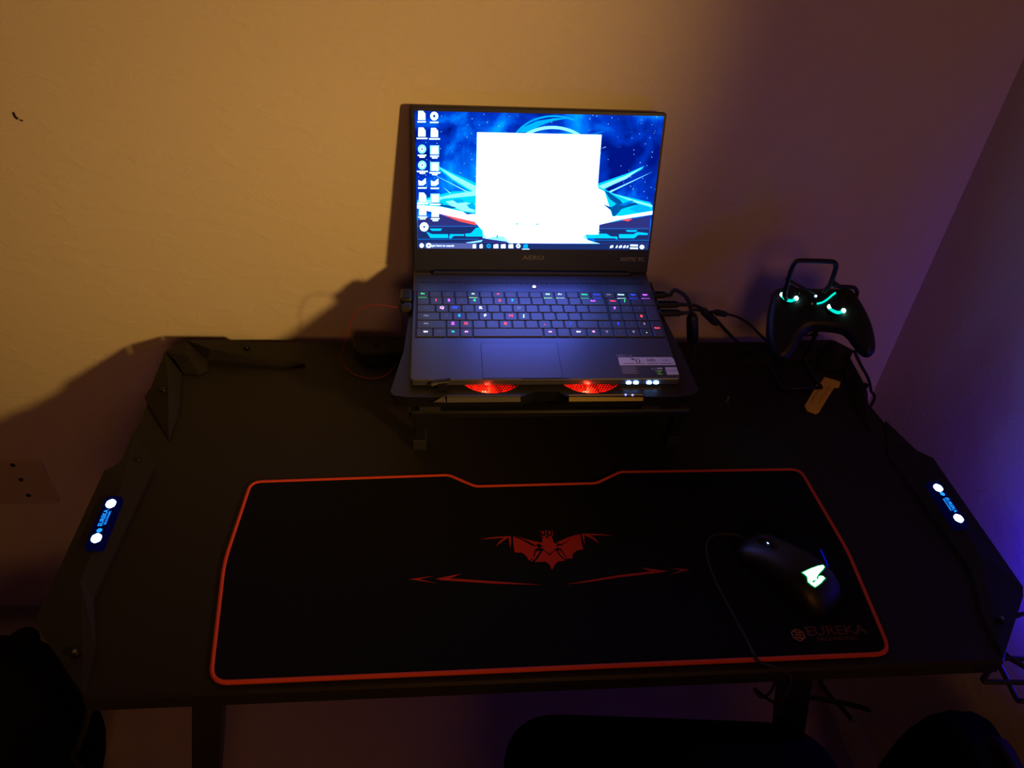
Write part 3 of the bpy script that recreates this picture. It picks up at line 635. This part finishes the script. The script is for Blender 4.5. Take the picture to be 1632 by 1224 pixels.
for fi, (a, b) in enumerate(fans):
    q = MB(); q.poly([Cb(a+R*math.cos(2*math.pi*k/48), b+R*math.sin(2*math.pi*k/48), -14) for k in range(48)], 'fan_red'); 
    q.cyl(Cb(a, b, -14), BN, .018, .008, 'black_plastic', 24)
    for k in range(7):
        t = k*2*math.pi/7; d = .45
        q.add([Cb(a+18*math.cos(t), b+18*math.sin(t), -7), Cb(a+46*math.cos(t+.1), b+46*math.sin(t+.1), -6), Cb(a+46*math.cos(t+.1+d), b+46*math.sin(t+.1+d), -11), Cb(a+18*math.cos(t+d), b+18*math.sin(t+d), -11)], [(0,1,2,3)], 'fan_red')
    q.build('fan', coo)['label'] = 'fan with red glowing blades'
    q = MB()   # LED strip under the near rim lights the mesh
    hx = -8 if fi else -10
    q.cyl(Cb(a+hx, b-40, -12), BN, .003, .004, 'fan_core', 12); q.prism([Cb(a-34, b-46+12, -12), Cb(a+20, b-46+12, -12), Cb(a+22, b-44, -12), Cb(a-20, b-44, -12)][::-1], BN*-.001, 'fan_red')
    q.build('fan_light', coo)
    lo = lamp('POINT', 'fan_glow', Cb(a+hx+4, b-36, -3), None, .24, (1.0, .05, .02), shadow_soft_size=.004)
    q = MB(); p_ = 3.6; rr = p_/math.sqrt(3)
    for i in range(-18, 19):
        for j in range(-20, 21):
            cx = (i+.5*(j % 2))*p_; cy = j*p_*.866
            if cx*cx+cy*cy > (R-1.2)**2 or cy > 8-fi*0 : continue
            V1 = [(cx+rr*math.cos(math.pi/6+k*math.pi/3), cy+rr*math.sin(math.pi/6+k*math.pi/3)) for k in range(6)]
            V2 = [(cx+rr*.60*math.cos(math.pi/6+k*math.pi/3), cy+rr*.60*math.sin(math.pi/6+k*math.pi/3)) for k in range(6)]
            q.add([Cb(a+x, b+y, -.4) for x, y in V1+V2], [(k, (k+1)%6, 6+(k+1)%6, 6+k) for k in range(6)], 'black_metal')
    q.build('fan_grille', coo)
FY = ((Cc(760, 632)-OC).dot(BY))*1000
def bar(name, x0, x1, tip, mm, lab):
    a0, a1 = [((Cc(x, 633)-OC).dot(BX))*1000 for x in (x0, x1)]; q = MB(); yb = FY-.6
    o = [Cb(a0, yb+2, 1), Cb(a1, yb+2, 1), Cb(a1, yb-5, -5), Cb(a0, yb-5, -5)] if not tip else [Cb(a0, yb-4.5, -4.5), Cb(a1-2, yb+2, 1), Cb(a1, yb-5, -5)]
    q.prism(o[::-1], BY*.003-BN*.003, mm, .0004); e = q.build(name, coo); e['label'] = lab
bar('front_bar', 712, 830, 0, 'bar_steel', 'grey metal front bar')
bar('front_bar', 907, 1026, 0, 'bar_gold', 'gold lit front bar')
bar('bar_tip', 690, 711, 1, 'bar_steel', 'pointed grey bar tip')
q = MB(); q.prism([Cb(96, -2, 4), Cb(152, -2, 4), Cb(152, -9, 1), Cb(96, -9, 1)][::-1], BN*-.006, 'black_plastic', .0008); q.build('control_panel', coo)
for a in (-150, 150):
    q = MB(); q.box((a/1000-.012, FY/1000-.28, .8355), (a/1000+.016, FY/1000-.262, Cb(0, FY+25, -20).z), 'rubber'); q.build('foot', coo)
# stops
for px, s in ((705, -1),):
    p = Cc(px, 612); a = (p-OC).dot(BX)*1000
    q = MB(); q.prism([Cb(a-14, -6, 10), Cb(a+10, -2, 14), Cb(a+10, -2, 10), Cb(a+2, -5, 8), Cb(a-14, -8, 7)], BY*.003, 'black_plastic'); q.prism([Cb(a-6, -7, 9), Cb(a+6, -7, 9), Cb(a+6, -7, 0), Cb(a-6, -7, 0)], BY*.004, 'black_plastic'); q.build('stop', coo)
# control lights
for px, big in ((1002, 1), (1013.5, 1), (1034.5, 1), (1045.5, 1)):
    c = atp(px, 609.5, Cb(0, -5.5, 4), BN); q = MB(); q.puffy([c+BX*(.0036*math.cos(t))+BY*(.0030*math.sin(t)) for t in [k*math.pi/8 for k in range(16)]], BN, .003, .0025, 'led_blue_white', steps=3); q.build('indicator_light', coo)
q = MB()
for px, py in ((997, 630.5), (1008, 631)): c = Cc(px, py-1); q.cyl(c, BN, .0014, .001, 'led_violet', 8)
q.build('indicator_glint', coo)
for a in (-150, 150):
    q = MB(); q.box(tuple(V((a/1000-.01, -.115, .8355))), (a/1000+.015, -.10, Cb(0, 190, -20).z), 'black_plastic'); q.build('foot', coo)

# ------------------------------------------------------------------ plugs and cables around the laptop
us = thing('usb_adapter', 'black usb adapter plugged into the left side of the laptop', 'usb adapter', tuple(B(-196, 165, -10)))
q = MB(); q.puffy(rounded([B(-197, 192, -4), B(-179, 192, -4), B(-179, 165, -4), B(-197, 165, -4)], .004), BN, .004, .006, 'black_plastic', steps=3); q.build('plug_body', us)
q = MB(); q.puffy(rounded([B(-199, 163, -6), B(-179, 163, -6), B(-179, 146, -6), B(-196, 146, -6)], .004), BN, .004, .006, 'rubber', steps=3); q.build('plug_body', us)
q = MB(); A = [at(633, 482, 'y', -.14), at(600, 486, 'y', -.135), at(574, 492, 'y', -.125), at(561, 508, 'y', -.12), at(555, 530, 'y', -.115), at(546, 555, 'z', .80), at(543, 572, 'z', .775), at(560, 594, 'z', .7635), at(590, 603, 'z', .7635), at(615, 598, 'z', .7635), at(632, 578, 'z', .765), at(641, 548, 'z', .79), at(641, 505, 'y', -.11), at(640, 492, 'y', -.13)]
A[0] = B(-199, 155, -6)
q.tube(smooth(A, 8), .0007, 'red_wire', 6); tag(q.build('looped_wire'), 'thin red wire looping from the adapter down to the desk left of the laptop', 'wire')
ur = []
for i, (b0, lab) in enumerate(((188, 'topmost black usb plug in the right side of the laptop'), (165, 'middle black usb plug in the right side of the laptop'), (145, 'lowest black usb plug in the right side of the laptop'))):
    t = thing('usb_plug', lab, 'plug', tuple(B(190, b0, -12)), 'plugs in the right side of the laptop')
    q = MB(); Lx = (200, 214, 213)[i]
    q.puffy(rounded([B(178.5, b0+6, -6), B(Lx, b0+5, -6), B(Lx, b0-5, -6), B(178.5, b0-6, -6)], .003), BN, .004, .0045, 'rubber', steps=3); q.build('plug_body', t)
    q = MB(); q.cyl(B(Lx-1, b0, -6), BX, .0038, .009, 'rubber', 10, .0026); q.build('strain_relief', t)
def cable(name, pts, r, lab, mm='rubber', k=8):
    q = MB(); q.tube(smooth(pts, k), r, mm, 8); return tag(q.build(name), lab, 'cable')
Y = -.13
cable('usb_cable', [B(207, 188, -6), at(1075, 462, 'y', -.11), at(1090, 470, 'y', -.12), at(1098, 482, 'y', Y), at(1103, 500, 'y', -.14)], .0029, 'black cable curving over from the topmost usb plug to the barrel bead')
br = thing('ferrite_bead', 'black barrel bead hanging on a cable beside the right side of the laptop', 'cable bead', tuple(at(1104, 560, 'y', -.15)))
q = MB(); a = at(1103, 498, 'y', -.14); b = at(1104, 546, 'y', -.15)
q.tube([a, a.lerp(b, .08), a.lerp(b, .2), a.lerp(b, .9), b], [.003, .007, .0088, .0088, .005], 'black_plastic', 16); q.build('barrel', br)
q = MB(); q.tube(smooth([b, at(1103, 575, 'y', -.16), (.225, -.17, .765), (.26, -.12, .763)], 6), .0028, 'rubber', 8); q.build('cable_tail', br)
cable('usb_cable', [B(222, 165, -6), at(1110, 488, 'y', Y), at(1125, 496, 'y', Y), at(1140, 508, 'y', -.12), at(1160, 530, 'y', -.09), at(1185, 552, 'z', .765), at(1225, 570, 'z', .763)], .0026, 'black cable running from the middle usb plug down to the desk rear')
cable('usb_cable', [B(221, 145, -6), at(1105, 494, 'y', Y), at(1118, 495, 'y', Y)], .0022, 'short black cable from the lowest usb plug to the junction')
jn = MB(); a = at(1118, 492, 'y', Y); b = at(1142, 517, 'y', -.12); jn.tube([a, a.lerp(b, .15), b.lerp(a, .2), b], [.003, .006, .0055, .003], 'rubber', 12); a = at(1138, 497, 'y', Y); b = at(1157, 501, 'y', Y); jn.tube([at(1126, 499, 'y', Y), a, a.lerp(b, .2), b], [.003, .003, .005, .0045], 'rubber', 12)
tag(jn.build('cable_junction'), 'black forked cable joint hanging between the laptop and the controller', 'cable joint')
cable('controller_cable', [at(1155, 500, 'y', Y), at(1175, 505, 'y', Y), at(1195, 517, 'y', Y), at(1215, 537, 'y', -.14), at(1240, 555, 'z', .765), at(1300, 575, 'z', .763)], .0021, 'thin black cable arching from the forked joint to behind the controller')
cable('controller_cable', [at(1362, 560, 'y', -.17), at(1372, 582, 'y', -.12), at(1383, 602, 'y', -.07), at(1388, 622, 'y', -.05), at(1389, 645, 'y', -.05), V((.62, -.06, .5)), V((.63, -.08, .012))], .0026, 'thin black cable hanging from the right grip over the desk edge')

# ------------------------------------------------------------------ game controller on its wire stand
CO = CAM + ray(1303, 505)*1.15
toC = (CAM-CO).normalized(); CN = (toC+V((0, .10, .30))).normalized(); CX = V((1, 0, 0)); CX = (CX-CN*CX.dot(CN)).normalized(); CY = CN.cross(CX)
def G(px, py, n=0): return atp(px, py, CO+CN*n, CN)
gc = thing('game_controller', 'black game controller with cyan glowing stick rings on a wire stand', 'game controller', tuple(CO))
ol = [(1236,463),(1262,459),(1300,461),(1340,461),(1360,468),(1374,486),(1388,515),(1395,545),(1393,562),(1383,569),(1371,565),(1359,551),(1348,537),(1336,531),(1312,528),(1292,528),(1279,538),(1270,556),(1257,573),(1243,577),(1231,570),(1222,547),(1221,515),(1226,484)]
q = MB(); q.puffy(smooth([G(*p) for p in ol], 3, True), CN, .012, .014, 'gloss_black', .022); q.build('body', gc)
def cg(x, y, n=.0145): return G(1210+x/6.8, 400+y/6.8, n)
for k, (cx, cy) in enumerate(((325, 470), (835, 600))):
    q = MB(); c = cg(cx, cy, .014); q.cyl(c, CN, .0135, .004, 'gloss_black', 24); q.build('stick_base', gc)
    q = MB(); q.cyl(c+CN*.003, CN, .006, .008, 'rubber', 16); q.tube([c+CN*.010, c+CN*.0125, c+CN*.0145], [.0085, .0095, .0080], 'rubber', 20); q.build('thumbstick', gc)
for pts in ([(245,470),(262,500),(300,528),(345,540),(385,525),(405,512)], [(760,600),(775,628),(815,655),(855,668),(895,660),(918,645)]):
    q = MB(); P_ = smooth([cg(*p, .0185) for p in pts], 4); q.tube(P_, .0023, 'led_cyan', 8)
    for c in (P_[1], P_[-2]): q.tube([c-CX*.0028, c-CX*.0015+CN*.0006, c+CX*.0015+CN*.0006, c+CX*.0028], [.0012, .0032, .0032, .0012], 'led_cyan_hot', 10)
    e = q.build('stick_ring_light', gc); e['label'] = 'cyan glowing arc'
q = MB(); q.tube(smooth([cg(625, 572, .017), cg(690, 555, .017), cg(750, 515, .017), cg(790, 480, .017), cg(828, 452, .017)], 4), .0014, 'led_cyan', 8); q.build('light_bar', gc)['label'] = 'curved cyan light bar'
q = MB(); c = cg(612, 495); q.cyl(c, CN, .004, .0025, 'gloss_black', 16); q.cyl(c+CN*.0025, CN, .0016, .0006, 'led_blue_white', 10); q.build('home_button', gc)
for x, y in ((425, 462), (572, 575)):
    q = MB(); q.cyl(cg(x, y), CN, .002, .0022, 'print_grey', 10); q.build('menu_button', gc)
for dx, dy in ((0, -22), (22, 0), (0, 22), (-22, 0)):
    q = MB(); q.cyl(cg(930+dx*1.4, 500+dy*1.3), CN, .0042, .004, 'gloss_black', 14); q.build('face_button', gc)
q = MB(); c = cg(500, 620); 
for d1, d2 in ((CX, CY), (CY, CX)): q.prism([c+d1*.010+d2*.0032+CN*.0025, c-d1*.010+d2*.0032+CN*.0025, c-d1*.010-d2*.0032+CN*.0025, c+d1*.010-d2*.0032+CN*.0025], CN*-.003, 'gloss_black')
q.build('direction_pad', gc)
for pts in ([(1228,472),(1250,457),(1262,458),(1262,463),(1235,474)], [(1338,458),(1356,462),(1368,474),(1362,478),(1340,464)]):
    q = MB(); q.puffy([G(*p, -.006) for p in pts], CN, .002, .006, 'gloss_black', steps=3); q.build('trigger', gc)
# wire stand
YS = -.145
ws = thing('controller_stand', 'black bent wire stand holding the game controller at the rear right of the desk', 'controller stand', (.44, -.13, ZT))
W = lambda px, py, y=YS: at(px, py, 'y', y)
q = MB(); q.tube(smooth([W(1250, 470), W(1256, 448), W(1262, 428), W(1268, 418), W(1276, 415.5), W(1300, 416), W(1325, 417), W(1331, 420), W(1332, 427), W(1328, 440), W(1322, 455), W(1312, 466)], 4), .0036, 'black_metal', 10); q.build('upper_loop', ws)
q = MB(); q.tube(smooth([W(1318, 462), W(1324, 452), W(1332, 456), W(1352, 457), W(1362, 459), W(1366, 466), W(1364, 473, -.15)], 4), .0030, 'black_metal', 10); q.build('side_loop', ws)
q = MB(); q.tube([W(1252, 444), W(1275, 456, -.15), W(1300, 469, -.155)], .0019, 'black_metal', 8); q.tube([W(1326, 447), W(1345, 460), W(1365, 474, -.15)], .0019, 'black_metal', 8); q.build('cross_wire', ws)
q = MB()
for px, x2 in ((1250, .405), (1312, .470)):
    q.tube(smooth([W(px, 470), W(px+4, 490, -.125), V((x2, -.10, .80)), V((x2, -.10, .764)), V((x2, -.17, .764))], 5), .0034, 'black_metal', 8)
q.tube([(.405, -.17, .764), (.470, -.17, .764)], .0034, 'black_metal', 8); q.build('base_wire', ws)
q = MB(); q.prism([at(x, y, 'y', -.10) for x, y in ((1268, 536), (1275, 527), (1284, 527), (1288, 535), (1300, 529), (1306, 536))], (0, .003, 0), 'black_metal'); q.build('clip', ws)  # plate added where gaps of bare wall show under the controller

# ------------------------------------------------------------------ small things on the desk
q = MB()
yp = [(1314,600),(1340,608),(1338,615),(1331,615),(1327,621),(1306,655),(1301,657.5),(1287,652),(1283,645),(1303,610),(1309,608)]
q.prism([at(x, y, 'z', ZT+.004) for x, y in yp], (0, 0, -.004), 'yellow_plastic', .0008)
yl = [(1311,613),(1322,617),(1304,646),(1293,641)]
lp_ = [at(x, y, 'z', ZT+.0046) for x, y in yl]; q.tube(lp_, .0007, 'yellow_plastic', 5, closed=True)
tag(q.build('yellow_clip'), 'flat yellow plastic clip lying on the rear right of the desk', 'clip')
q = MB(); c = at(1158, 641, 'z', ZT+.0005); q.cyl(c, (0, 0, 1), .0035, .0012, 'screw', 12); q.cyl(c+V((0, 0, .0012)), (.3, .5, .9), .0016, .009, 'screw', 8)
tag(q.build('screw'), 'tiny loose metal screw standing on the desk right of the laptop', 'screw')

# ------------------------------------------------------------------ cables and things beside and under the desk
q = MB()
def wz(px, py, z=.735): return at(px, py, 'z', z)
T = lambda pts: q.tube([wz(*p) for p in pts], .0030, 'black_metal', 8)
T([(1590, 1048), (1605, 1049), (1660, 1051)]); q.tube(rounded([wz(1587, 1054), wz(1566, 1083), wz(1570, 1087), wz(1660, 1088), wz(1660, 1051), wz(1600, 1049)], .004), .0030, 'black_metal', 8, closed=True)
q.tube(smooth([wz(1590, 1055), wz(1606, 1085, .70), wz(1620, 1113, .66), wz(1628, 1117, .66), wz(1660, 1117, .66)], 4), .0032, 'black_metal', 8); q.tube([wz(1592, 1033), wz(1608, 1048), wz(1632, 1062), wz(1660, 1078)], .0032, 'black_metal', 8)
tag(q.build('wire_hanger'), 'black bent wire hanger fixed under the right front corner of the desk', 'hanger')
cable('power_cable', [V((.55, -.575, .742)), at(1597, 980, 'z', .745), at(1615, 983, 'z', .74), at(1640, 987, 'z', .73), V((.66, -.58, .60))], .0028, 'black cable leaving the right edge of the desk by the blue lit wall')
cable('power_cable', [at(1236, 1125, 'z', .2), at(1245, 1113, 'z', .22), at(1262, 1109, 'z', .22), at(1300, 1113, 'z', .20), at(1345, 1121, 'z', .16), at(1385, 1132, 'z', .12), at(1403, 1150, 'z', .08), at(1411, 1175, 'z', .03), at(1405, 1205, 'z', .008), at(1400, 1222, 'z', .008)], .0048, 'thick dark cable arching behind the right leg down to the floor')
cable('power_cable', [V((.31, -.50, .715)), at(1302, 1070, 'z', .45), at(1312, 1095, 'z', .32), at(1330, 1117, 'z', .2), at(1350, 1138, 'z', .1), at(1362, 1160, 'z', .012), at(1360, 1185, 'z', .008)], .0042, 'dark cable dropping from the desk beside the right leg to the floor')
cable('power_cable', [V((-.50, -.60, .73)), at(135, 1160, 'z', .55), at(125, 1190, 'z', .4), at(128, 1222, 'z', .3), V((-.60, -.52, .05)), V((-.61, -.50, .006))], .0034, 'dark cable hanging from the left front corner of the desk')
# office chair
ch = thing('office_chair', 'black padded office chair pushed towards the front of the desk', 'chair', (.185, -.80, 0))
q = MB(); o = rounded([(-.05, -.515, .44), (.415, -.555, .44), (.43, -1.02, .44), (-.06, -1.02, .44)], [.09, .09, .08, .08], 8); q.puffy(o, (0, 0, 1), .05, .04, 'chair_fabric', .035); q.build('seat', ch)
q = MB(); o = rounded([(-.03, -1.07, .52), (.40, -1.07, .52), (.38, -1.15, .98), (-.01, -1.15, .98)], .07, 8); q.puffy(o, (0, .98, .17), .03, .03, 'chair_fabric', .03); q.build('backrest', ch)
q = MB(); q.tube([(.185, -.78, .40), (.185, -.78, .10)], .03, 'black_metal', 16); q.build('gas_lift', ch)
q = MB(); q.prism([(.10, -.70, .41), (.27, -.70, .41), (.27, -1.04, .41), (.10, -1.04, .41)], (0, 0, -.02), 'black_metal'); q.tube([(.185, -1.0, .40), (.185, -1.11, .42), (.185, -1.14, .60)], .018, 'black_metal', 10); q.build('tilt_frame', ch)
for k in range(5):
    t = k*2*math.pi/5+.3; d = V((math.cos(t), math.sin(t), 0)); c = V((.185, -.78, .10))
    q = MB(); q.tube([c, c+d*.26+V((0, 0, -.03))], [.024, .014], 'black_plastic', 10); leg = q.build('base_leg', ch)
    q = MB(); w = c+d*.26; q.cyl((w.x-.012, w.y, .026), (1, 0, 0), .026, .024, 'rubber', 16); q.tube([(w.x, w.y, .026), (w.x, w.y, .075)], .007, 'black_metal', 8); q.build('caster', leg)
# helmet-like dark stool at the right, backpack at the left
def blob(q, c, rad, mm, nu=20, nv=12, e=1.0, jit=0):
    c = V(c); vs = []; fs = []
    for i in range(nv+1):
        ph = -math.pi/2+math.pi*i/nv
        for j in range(nu):
            th = 2*math.pi*j/nu; f_ = lambda a_: math.copysign(abs(a_)**e, a_)
            vs.append(c+V((rad[0]*f_(math.cos(ph))*f_(math.cos(th)), rad[1]*f_(math.cos(ph))*f_(math.sin(th)), rad[2]*f_(math.sin(ph))))*(1+jit*math.sin(3*th+4*ph)))
    for i in range(nv):
        for j in range(nu): fs.append((i*nu+j, i*nu+(j+1)%nu, (i+1)*nu+(j+1)%nu, (i+1)*nu+j))
    q.add(vs, fs, mm, True)
bg = thing('sports_bag', 'rounded black bag on the floor in the bottom right corner of the photo', 'bag', (.628, -.625, 0))
q = MB(); blob(q, (.628, -.625, .245), (.058, .11, .245), 'chair_fabric', 28, 16, .75, .02); q.build('bag_body', bg)
q = MB(); q.tube(smooth([(.628, -.60, .46), (.628, -.62, .50), (.628, -.65, .505), (.628, -.68, .49), (.628, -.695, .42)], 5), .009, 'rubber', 8); q.build('handle', bg)
bp = thing('backpack', 'black backpack standing on the floor at the left end of the desk', 'backpack', (-.835, -.43, 0))
q = MB(); blob(q, (-.835, -.43, .21), (.105, .14, .21), 'chair_fabric', 28, 18, .6, .015); q.build('main_compartment', bp)
q = MB(); blob(q, (-.86, -.58, .14), (.075, .04, .12), 'chair_fabric', 24, 12, .6, .01); q.build('front_pocket', bp)
q = MB(); q.tube(smooth([at(20, 1045, 'z', .39), at(22, 1018, 'z', .43), at(40, 1007, 'z', .445), at(55, 1013, 'z', .43), at(56, 1050, 'z', .38)], 5), .007, 'chair_fabric', 8); q.build('top_handle', bp)

for o in bpy.data.objects:
    if '_w' in o: del o['_w']
